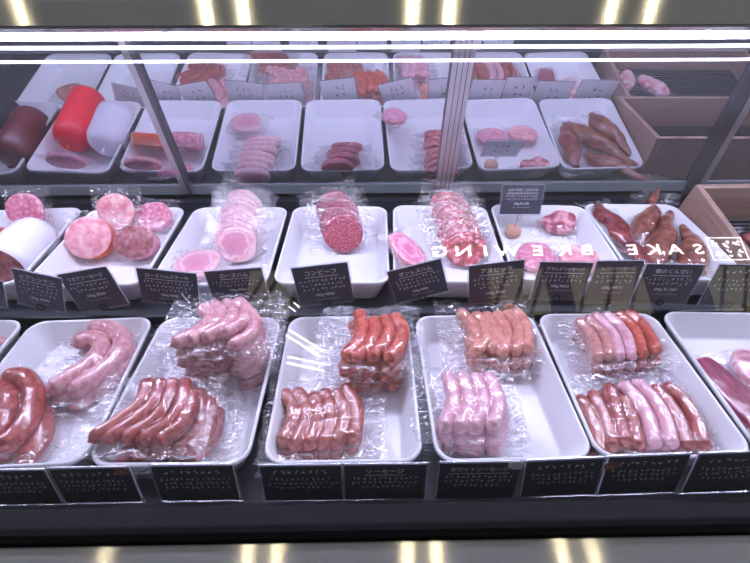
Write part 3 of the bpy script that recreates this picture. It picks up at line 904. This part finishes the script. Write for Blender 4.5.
# flat ham slice at the front left of the loin ham tray
slice_pack('ham_pack', 'flat pink ham slice pack lying behind the ham steak card', 'packed ham', None, slab_me(.040, .038, .012, 15, .05), HAM, T(-.306, .650, MZ + .026) @ RZ(R(8)) @ RX(R(5)), (.052, .058, .046, .048), 41)
slice_pack('ham_pack', 'pink oval boneless ham pack leaning on the tray rim behind its card', 'packed ham', None, slab_me(.026, .043, .014, 16, .08, sq=2.3), BONELESS, T(.064, .657, MZ + .047) @ RZ(R(34)) @ RX(R(20)) @ RY(R(10)), (.036, .036, .052, .054), 42)
# mottled ham tray
def chunk_me(rx, ry, L):
    """short cut sausage block standing on its back face, z 0..L"""
    n = 40; V, Fc = [], []
    prof = [(0, .9), (.002, .97), (L * .5, 1.0), (L - .002, .995)]
    for z, sc in prof:
        for k in range(n): V.append((rx * sc * math.cos(2 * PI * k / n), ry * sc * math.sin(2 * PI * k / n), z))
    for i in range(len(prof) - 1):
        for k in range(n):
            k2 = (k + 1) % n
            Fc.append((i * n + k, i * n + k2, (i + 1) * n + k2, (i + 1) * n + k))
    Fc.append(tuple(range(n))[::-1])
    return mesh('casing', V, Fc)
def face_me(rx, ry, z):
    n = 40
    V = [(rx * math.cos(2 * PI * k / n), ry * math.sin(2 * PI * k / n), z - .002) for k in range(n)]
    V += [(rx * .96 * math.cos(2 * PI * k / n), ry * .96 * math.sin(2 * PI * k / n), z) for k in range(n)]
    return mesh('cut_face', V, [(k, (k + 1) % n, n + (k + 1) % n, n + k) for k in range(n)] + [tuple(range(n, 2 * n))])
def cut_chunk(label, rx, ry, L, casing, face, mw, seed, bag):
    root = thing('ham_chunk_pack', label, 'packed ham', mw)
    a = chunk_me(rx, ry, L); b = face_me(rx * .995, ry * .995, L)
    obj('casing', a, casing, root); obj('cut_face', b, face, root)
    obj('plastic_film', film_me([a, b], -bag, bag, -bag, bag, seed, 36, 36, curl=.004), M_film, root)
cut_chunk('round mottled pink ham chunk in orange casing, front left of its tray', .042, .040, .030, ORANGE, MORTA, leaning((96, 240), .036, 46, 6, MZ, lift=.004), 51, .058)
slice_pack('ham_pack', 'mottled pink round ham pack rising behind the orange cased chunk', 'packed ham', None, slab_me(.040, .036, .012, 17, .05), MORTA, leaning((118, 211), .036, 62, -4, MZ, lift=.014), (.054, .054, .044, .048), 52)
cut_chunk('brownish pink liver sausage chunk in film, front right of mottled ham tray', .037, .031, .036, MORTA2, LIVER, leaning((142, 245), .028, 46, 4, MZ), 53, .052)
slice_pack('ham_pack', 'coarse pink ham pack lying behind the brownish liver sausage chunk', 'packed ham', None, slab_me(.040, .033, .018, 18, .08, .002), MORTA2, leaning((156, 219), .028, 36, -14, MZ, lift=.006), (.052, .050, .040, .044), 54)

# chubs
def chub(label, axis_a, axis_b, r, casing, cut=None, tie=C_RED):
    d = axis_b - axis_a; L = d.length; ang = math.atan2(d.y, d.x) - PI / 2
    root = thing('sausage_chub', label, 'sausage', T(axis_a.x, axis_a.y, axis_a.z - r) @ RZ(ang), 'large cased sausages in the raised row')
    q = [Vector((0, y, r)) for y in (L, L - .003, L - .008, L - .018, L - .032, L * .5, .02)]
    rr = [r * .10, r * .45, r * .70, r * .90, r, r * 1.0, r]
    if cut: q += [Vector((0, 0.0, r))]; rr += [r * .985]
    else:
        q += [Vector((0, y, r)) for y in (.012, .005, .001, 0)]; rr += [r * .92, r * .75, r * .45, r * .1]
    V, Fc = tube(q, rr, 36)
    obj('casing', mesh('casing', V, Fc), casing, root)
    V, Fc = tube([Vector((0, L - .002, r)), Vector((0, L + .003, r)), Vector((.001, L + .009, r)), Vector((.003, L + .014, r - .002))], [.004, .0022, .004, .005], 10)
    obj('tied_end', mesh('tie', V, Fc), casing, root)
    if cut:
        n = 36
        V = [(r * .97 * math.cos(2 * PI * k / n), 0.0005, r + r * .97 * math.sin(2 * PI * k / n)) for k in range(n)] + [(r * .92 * math.cos(2 * PI * k / n), -0.0012, r + r * .92 * math.sin(2 * PI * k / n)) for k in range(n)]
        obj('cut_face', mesh('cut', V, [(k, (k + 1) % n, n + (k + 1) % n, n + k) for k in range(n)] + [tuple(range(n, 2 * n))]), cut, root)
    return root
rz = .043
a = at(1, 268, MZ + rz); b = at(43, 230, MZ + rz)
b.x += .004
chub('thick white cased sausage with brown cut face, at the left edge', a, b, rz, C_WHITE, BLOODC)
d = (b - a)
chub('thick red cased sausage left of the white one, cut by the frame', a + Vector((-.088, -.075, .002)), b + Vector((-.085, -.012, .002)), .042, C_RED)
bx_, by_ = -.893, MY
chub('dark brown cased sausage in mirror, right of the black one', Vector((-.838, MY - .075, MZ + .042)), Vector((-.830, MY + .092, MZ + .042)), .042, C_BROWN)
chub('black cased sausage in mirror, left of the dark brown one', Vector((-.924, MY - .118, MZ + .043)), Vector((-.918, MY + .040, MZ + .043)), .042, C_BLACK)
slice_pack('ham_pack', 'coarse pink round ham pack standing behind the white cased sausage', 'packed ham', None, slab_me(.040, .036, .012, 19, .05, .0015), MORTA2, T(-.690, .812, MZ + .052) @ RZ(R(-4)) @ RX(R(66)), (.044, .056, .042, .048), 55)

# roast pork tray
slice_pack('pork_pack', 'rolled roast pork pack at the back, right of the cork block', 'packed pork', None, slab_me(.034, .026, .022, 20, .14, .006), PORK, leaning((558, 226), .024, 26, -20, MZ), (.050, .058, .042, .046), 56)
slice_pack('pork_pack', 'round coarse pink sausage slice pack half hidden behind two name cards', 'packed pork', None, slab_me(.037, .037, .014, 21, .04, .001), MORTA2, leaning((535, 260), .034, 12, 2, MZ), (.046, .046, .042, .042), 57)
slice_pack('pork_pack', 'round pale pink sausage slice pack in front right corner of pork tray', 'packed pork', None, slab_me(.037, .036, .014, 22, .04, .001), MORTA, leaning((578, 263), .034, 10, -6, MZ), (.046, .046, .044, .046), 58)

# smoked meats and duck legs
def lump(pts, rad, flat, seed):
    P, L = smooth_path([Vector(p) for p in pts], 28)
    rr = []
    for i in range(28):
        f = i / 27 * (len(rad) - 1); j = min(int(f), len(rad) - 2); t = f - j; t = t * t * (3 - 2 * t)
        rr.append(rad[j] * (1 - t) + rad[j + 1] * t)
    V, Fc = tube(P, rr, 22, flat)
    V = [v + Vector((mnoise.noise(v * 60 + Vector((seed, 0, 0))), mnoise.noise(v * 60 + Vector((0, seed, 0))), mnoise.noise(v * 60 + Vector((0, 0, seed))))) * .0022 for v in V]
    return mesh('lump', V, Fc)
def long_pack(name, label, cat, group, p0, p1, z, pts_rad, flat, mat, seed, tilt=0, part='meat', bone=None, mg=.016):
    """elongated piece from pixel p0 to p1 at height z, local y along it"""
    a = at(*p0, z); b = at(*p1, z)
    d = b - a; L = d.length; ang = math.atan2(d.y, d.x) - PI / 2
    rmax = max(pts_rad)
    M = T(a.x, a.y, z - rmax * flat) @ RZ(ang) @ RX(R(tilt))
    root = thing(name, label, cat, M, group)
    n = len(pts_rad)
    me = lump([(0.004 * math.sin(2.2 * k), L * k / (n - 1), rmax * flat) for k in range(n)], pts_rad, flat, seed)
    obj(part, me, mat, root)
    mes = [me]
    if bone:
        V, Fc = tube([Vector((0, -.012, rmax * flat)), Vector((0, 0.006, rmax * flat))], [.006, .0055], 12)
        m2 = mesh('bone', V, Fc); obj('bone_end', m2, bone, root); mes.append(m2)
    w = rmax + mg
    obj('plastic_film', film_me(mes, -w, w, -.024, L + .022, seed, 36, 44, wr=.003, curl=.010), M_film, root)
    return root
long_pack('smoked_meat_pack', 'long dark red smoked meat pack lying over the left rim of duck tray', 'packed meat', None, (597, 205), (632, 240), MZ + .046, [.008, .019, .022, .021, .010], .6, SMOKE, 61, -4)
long_pack('smoked_meat_pack', 'lower dark red smoked meat strip in front, left of duck legs', 'packed meat', None, (618, 237), (652, 266), MZ + .022, [.008, .019, .020, .018, .008], .55, SMOKE, 62)
long_pack('duck_leg_pack', 'smoked duck leg pack furthest back, its bone above the tray rim', 'packed duck leg', 'smoked duck leg packs', (657, 192), (646, 226), MZ + .050, [.008, .011, .018, .024, .020, .008], .75, DUCK, 63, -16, 'duck_leg', DUCK, .024)
long_pack('duck_leg_pack', 'middle smoked duck leg pack, bone towards the mirror, between two others', 'packed duck leg', 'smoked duck leg packs', (671, 212), (657, 262), MZ + .034, [.008, .011, .018, .025, .023, .008], .75, DUCK, 64, -4, 'duck_leg', DUCK, .018)
long_pack('duck_leg_pack', 'smoked duck leg pack nearest the wooden crate, behind the duck card', 'packed duck leg', 'smoked duck leg packs', (685, 224), (699, 273), MZ + .028, [.008, .011, .018, .026, .024, .008], .75, DUCK, 65, 0, 'duck_leg', DUCK, .016)

# right front tray: slab and bacon
zt = FZ + .012
a = at(703, 364, zt); b = at(750, 418, zt)
c = at(727, 391, zt)
d = b - a
slice_pack('pork_slab_pack', 'flat dark red pork slab pack in the rightmost front tray', 'packed pork', None, slab_me(.024, .080, .013, 23, .03, .001, sq=5), LOIN, T(c.x + .012, c.y - .014, FZ + .001) @ RZ(math.atan2(d.y, d.x) - PI / 2 + .10), (.034, .034, .094, .094), 66)
c = at(768, 376, FZ + .02)
slice_pack('bacon_pack', 'pale marbled bacon pack right of the dark red slab, at frame edge', 'packed bacon', None, slab_me(.030, .058, .018, 24, .10, .005), BACON, T(c.x, c.y, FZ + .001) @ RZ(R(8)), (.036, .032, .064, .064), 67)
# salami packs in the far left front tray (mirror)
slice_pack('salami_pack', 'sliced salami pack in the far left front tray, seen in the mirror', 'packed salami', None, slab_me(.048, .034, .020, 25, .08, .003), SALAMI, T(-.850, .43, FZ + .001) @ RZ(R(12)) , (.062, .062, .046, .046), 68)

# ------------------------------------------------------------------ name cards
def card(label, quad, p0, n, title, price, q_seed, lines=3, kind='m', stick=None, back='stamp', clip=True, foot_z=None, body=True):
    tl, tr, br, bl = [on_plane(x, y, p0, n) for x, y in quad]
    U = ((tr - tl) + (br - bl)) / 2; Vv = ((tl - bl) + (tr - br)) / 2
    w = U.length; ex = U.normalized()
    nn = n.normalized()
    ey = nn.cross(ex); 
    if ey.z < 0: ey = -ey
    h = Vv.dot(ey)
    c = (tl + tr + br + bl) / 4
    ez = ex.cross(ey)
    M = Matrix((ex, ey, ez)).transposed().to_4x4(); M.translation = c - ey * (h / 2)
    root = thing('name_card', label, 'price card', M, 'chalkboard price cards ' + ('in front of the raised row' if kind == 'm' else 'along the front glass' if kind == 'f' else 'on stand'))
    q = random.Random(q_seed)
    obj('sleeve', box_me('sl', -w / 2 - .003, w / 2 + .003, -.004, h + .002, -.0016, .0004), M_acryl, root)
    obj('card_face', box_me('cf', -w / 2, w / 2, 0.0, h, -.0012, .0009), M_card, root)
    bk = obj('card_back', box_me('cb', -w / 2, w / 2, 0, h, -.0024, -.0013), M_cardback, root)
    if back == 'stamp':
        vs, fs = [], []
        for rw in range(2): strokes(vs, fs, -.018, .018, h * (.66 - .3 * rw), h * .2, q, 0)
        vs = [(-x, y, -.0026) for x, y, z in vs]
        obj('back_stamp', mesh('stamp', vs, fs, False), M_stampgrey if q.random() < .6 else M_stampred, bk)
    vs, fs = [], []
    zt_ = .0013
    mgn = w * .08
    if title:
        tm, tw = text_me(title, h * .125, 0.006)
        sc = min(1, (w * .72) / tw)
        for v in tm.vertices: v.co = (v.co.x * sc, v.co.y * (sc ** .5) + h * .84, zt_)
        obj('lettering', tm, M_chalk, root)
        b = len(vs); hw = min(w * .38, tw * sc / 2 + .002)
        vs += [(-hw, h * .735, zt_), (hw, h * .735, zt_), (hw, h * .722, zt_), (-hw, h * .722, zt_)]; fs.append((b, b + 1, b + 2, b + 3))
    else:
        strokes(vs, fs, -w * .36, w * .36, h * .84, h * .12, q, zt_)
    for k in range(lines):
        ww = w * q.uniform(.40, .45) if k < lines - 1 else w * q.uniform(.30, .42)
        strokes(vs, fs, -ww, ww, h * (.64 - .12 * k), h * .088, q, zt_)
    if price:
        tm, tw = text_me(price, h * .10, 0.004)
        for v in tm.vertices: v.co = (v.co.x, v.co.y + h * (.60 - .12 * lines), zt_)
        obj('price_lettering', tm, M_chalk, root)
        strokes(vs, fs, -w * .2, w * .25, h * (.48 - .12 * lines), h * .05, q, zt_)
    obj('handwriting', mesh('writing', vs, fs, False), M_chalk, root)
    if stick:
        dm = disc_me(.0085, .0022, 24, .0065)
        st = obj('round_sticker', dm, stick[0], root, T(stick[1] * w, stick[2] * h, 0))
        vs, fs = [], []
        strokes(vs, fs, -.0055, .0055, 0.0008, .003, q, .0025); strokes(vs, fs, -.0045, .0045, -.0025, .0024, q, .0025)
        obj('sticker_print', mesh('print', vs, fs, False), M_stampgrey if stick[0] is M_stkwhite else M_chalk, st)
    if clip:
        V, Fc = [], []
        rp = [Vector((.0055 * math.cos(a_), .002 + .0055 * math.sin(a_), .003)) for a_ in [2 * PI * k / 16 for k in range(17)]]
        V, Fc = tube(rp, [.0009] * 17, 6)
        obj('wire_clip', mesh('clip', V, Fc), M_black, root)
        if foot_z is not None:
            Wb = M.inverted()
            g = M @ Vector((0, -.004, 0))
            f0 = Wb @ Vector((g.x, g.y, foot_z + .001)); 
            V, Fc = tube([Vector((0, -.003, 0)), f0], [.0016, .0016], 8)
            obj('stand_rod', mesh('rod', V, Fc), M_black, root)
            bmx = disc_me(.011, .0015, 20)
            W4 = Wb.copy(); 
            obj('stand_foot', bmx, M_black, root, Wb @ T(g.x, g.y, foot_z + .0006))
    return root

ln_ = R(4)
nm = Vector((0, -math.cos(ln_), math.sin(ln_)))
p0 = Vector((0, .557, .862))
mid = [
    ('chalkboard card cut off by the left edge, beside the red sausage', [(-48, 268), (0, 284), (9, 305), (-40, 300)], None, None, 3),
    ('chalkboard card under the white cased sausage, tilted to the right', [(5, 268), (57, 277), (68, 313), (26, 303)], 'ビアシンケン', '100g ¥540', 3),
    ('chalkboard card tilted left, next to the white sausage card', [(60, 274), (106, 267), (128, 303), (80, 312)], 'リオナソーセージ', '100g ¥594', 2),
    ('chalkboard card reading ham steak in Japanese, below the liver chunk', [(137, 267), (197, 275), (199, 304), (142, 301)], 'ロースハムステーキ', '100g ¥648', 3),
    ('chalkboard card reading loin ham in Japanese, above the pink sausage stack', [(202, 272), (258, 268), (272, 298), (217, 302)], 'ロースハム', '100g ¥594', 2),
    ('chalkboard card reading corned beef in Japanese, below the corned beef discs', [(291, 269), (347, 262), (354, 300), (301, 305)], 'コンビーフ', '100g ¥540', 3),
    ('chalkboard card reading boneless ham in Japanese, below the pink oval ham', [(387, 272), (441, 259), (448, 290), (397, 303)], 'ボンレスハム', '100g ¥486', 3),
    ('chalkboard card reading aspic in Japanese, below the aspic column', [(469, 267), (524, 259), (522, 299), (469, 303)], 'アスピック', '100g ¥432', 3),
    ('chalkboard card left of the liver card, below the pale pork packs', [(541, 262), (592, 263), (582, 299), (530, 298)], 'グラッドソーセージ', '100g ¥432', 2),
    ('chalkboard card reading liver sausage in Japanese, left of the duck card', [(597, 261), (641, 261), (632, 301), (585, 302)], 'レバーソーセージ', '100g ¥410', 2),
    ('chalkboard card reading smoked duck in Japanese, below the duck legs', [(643, 264), (701, 265), (690, 303), (635, 302)], '鴨のくんせい', '100g ¥1,264', 2),
    ('chalkboard card at the right edge beside the smoked duck card', [(719, 265), (776, 265), (760, 305), (700, 304)], None, None, 3),
]
for i, (lb, qd, ti, pr, nl) in enumerate(mid):
    off = Vector((0, -.0035, 0)) * (i % 2)
    card(lb, qd, p0 + off, nm, ti, pr, 100 + i, nl, 'm', foot_z=FD if False else None)
lf = R(9)
nf = Vector((0, -math.cos(lf), math.sin(lf)))
p1 = Vector((0, .2475, .835))
frt = [
    ('front glass card under the fat brown red sausages at lower left', [(-22, 471), (42, 470), (62, 503), (-10, 504)], None, None, 3, None),
    ('front glass card with a round brown sticker at its corner', [(50, 469), (128, 467), (142, 501), (66, 502)], None, None, 3, (M_stkbrown, .42, .93)),
    ('front glass card right of the brown sticker card, below red long sausages', [(151, 466), (232, 465), (240, 499), (163, 500)], None, None, 3, None),
    ('front glass card below the six brownish sausages', [(260, 466), (340, 465), (344, 499), (266, 500)], None, None, 3, None),
    ('front glass card between brownish sausage card and white sausage card', [(344, 465), (426, 464), (424, 498), (346, 499)], 'ソーセージ', None, 3, None),
    ('front glass card reading white sausage with a pale oval sticker', [(440, 463), (521, 462), (512, 497), (436, 498)], 'ホワイトソーセージ', None, 3, (M_stkwhite, .44, .95)),
    ('front glass card left of the mixed sausages, tilted beside the oval sticker', [(532, 461), (606, 458), (592, 493), (516, 497)], None, None, 3, None),
    ('front glass card directly below the eight mixed sausages', [(612, 457), (694, 454), (670, 491), (596, 494)], None, None, 3, (M_stkbrown, -.46, .80)),
    ('front glass card at the lower right corner of the case', [(701, 454), (782, 451), (764, 489), (682, 492)], None, None, 3, None),
]
for i, (lb, qd, ti, pr, nl, stk) in enumerate(frt):
    off = Vector((0, .0035, 0)) * (i % 2)
    card(lb, qd, p1 + off, nf, ti, pr, 200 + i, nl, 'f', stk, clip=False)

# cork block holder with card in the pork tray
cp = at(512, 236, MZ)
cork = thing('card_holder', 'round cork block with a wire clip standing in the pork tray', 'card holder', T(cp.x, cp.y, MZ + .0005))
V, Fc = tube([Vector((0, 0, z)) for z in (0, .001, .004, .012, .019, .022, .0235)], [.009, .0125, .0155, .0165, .0150, .0115, .006], 20)
obj('cork_block', mesh('cork', V, Fc), M_cork, cork)
nc = Vector((0, -math.cos(R(14)), math.sin(R(14))))
pc = Vector((0, cp.y + .006, MZ + .045))
gb = on_plane(519, 216, pc, nc)
V, Fc = tube([Vector((0, 0, .022)), Vector(((gb.x - cp.x) * .5, .002, (gb.z - MZ) * .75)), Vector((gb.x - cp.x, gb.y - cp.y, gb.z - MZ + .004))], [.0008] * 3, 6)
obj('wire_stem', mesh('w', V, Fc), M_wire, cork)
rp = [Vector((gb.x - cp.x + .005 * math.cos(2 * PI * k / 16), gb.y - cp.y - .002, gb.z - MZ - .003 + .005 * math.sin(2 * PI * k / 16))) for k in range(17)]
V, Fc = tube(rp, [.0007] * 17, 6)
obj('wire_clip', mesh('w', V, Fc), M_wire, cork)
card('chalkboard card in a clear sleeve held upright above the cork block', [(504, 185), (546, 185), (538, 214), (499, 214)], pc, nc, 'スモークタン（スライス）', '100g ¥1,274', 301, 2, 's', clip=False)

# ------------------------------------------------------------------ wooden crate at the right
def crate(label, mw, CW, CL, CH, seed):
    tk = .012
    cr = thing('wooden_crate', label, 'crate', mw, 'wooden crates at the right end')
    obj('side_panel', box_me('s', 0, tk, -CL, 0, 0, CH, .001), M_wood, cr)
    obj('side_panel', box_me('s', CW - tk, CW, -CL, 0, 0, CH, .001), M_wood, cr)
    obj('end_board', box_me('s', tk, CW - tk, -tk, 0, 0, CH, .001), M_wood, cr)
    obj('end_board', box_me('s', tk, CW - tk, -CL, -CL + tk, 0, CH, .001), M_wood, cr)
    obj('bottom_board', box_me('s', tk, CW - tk, -CL + tk, -tk, 0, .008), M_wood, cr)
    V, Fc = [], []
    nb = int(CL / .0125)
    for k in range(nb):
        y = -CL + tk + .006 + k * (CL - 2 * tk - .012) / nb
        f = box_me('r', tk + .004, CW - tk - .004, y, y + .005, .010, .030)
        b = len(V); V += [v.co.copy() for v in f.vertices]; Fc += [tuple(i + b for i in p.vertices) for p in f.polygons]
    f = box_me('r', tk + .003, CW - tk - .003, -CL + tk + .003, -tk - .003, .0085, .012)
    b = len(V); V += [v.co.copy() for v in f.vertices]; Fc += [tuple(i + b for i in p.vertices) for p in f.polygons]
    rm = obj('ribbed_mat', mesh('mat', V, Fc, False), M_aludark, None, mw)
    return cr, rm
m1 = T(.646, .826, .853) @ RZ(R(0.5)) @ RX(R(13.0))
cr, rm = crate('open pale wooden crate tilted forward beside the duck legs', m1, .42, .232, .104, 1)
V, Fc = [], []
obj('support_block', box_me('sb', .02, .40, -.05, -.02, -.041, -.0005), M_black, cr)
rm['label'] = 'dark ribbed mat inside the tilted wooden crate beside the duck legs'; rm['category'] = 'mat'
m2 = T(.688, .572, .801) @ RZ(R(1))
cr2, rm2 = crate('open wooden crate with bacon packs in front of the tilted one, in mirror', m2, .42, .245, .085, 2)
rm2['label'] = 'dark ribbed mat under the bacon packs in the nearer wooden crate'; rm2['category'] = 'mat'
for lb, dx, dy, a_ in (('pale bacon pack lying by the left wall of the nearer crate', .06, -.15, 24), ('pale bacon pack further right in the nearer crate', .135, -.13, -32)):
    slice_pack('bacon_pack', lb, 'packed bacon', None, slab_me(.024, .050, .016, 26, .1, .004), BACON, m2 @ T(dx, dy, .032) @ RZ(R(a_)), (.034, .034, .058, .058), 70)
slice_pack('smoked_meat_pack', 'small dark meat pack on the mat in the tilted crate', 'packed meat', None, slab_me(.022, .034, .014, 27, .1, .003), SMOKE, m1 @ T(.12, -.10, .031) @ RZ(R(60)), (.032, .032, .044, .044), 71)

# ------------------------------------------------------------------ render look
w = bpy.data.worlds.new('world'); scn.world = w; w.use_nodes = True
w.node_tree.nodes['Background'].inputs[0].default_value = (0.48, 0.5, 0.62, 1)
w.node_tree.nodes['Background'].inputs[1].default_value = 1.4
scn.view_settings.view_transform = 'Standard'
scn.view_settings.look = 'None'
scn.view_settings.gamma = 1
scn.view_settings.use_curve_mapping = False
scn.view_settings.exposure = 0.0
scn.cycles.max_bounces = 10
scn.cycles.diffuse_bounces = 4
scn.cycles.glossy_bounces = 6
scn.cycles.transparent_max_bounces = 40
scn.cycles.sample_clamp_indirect = 6
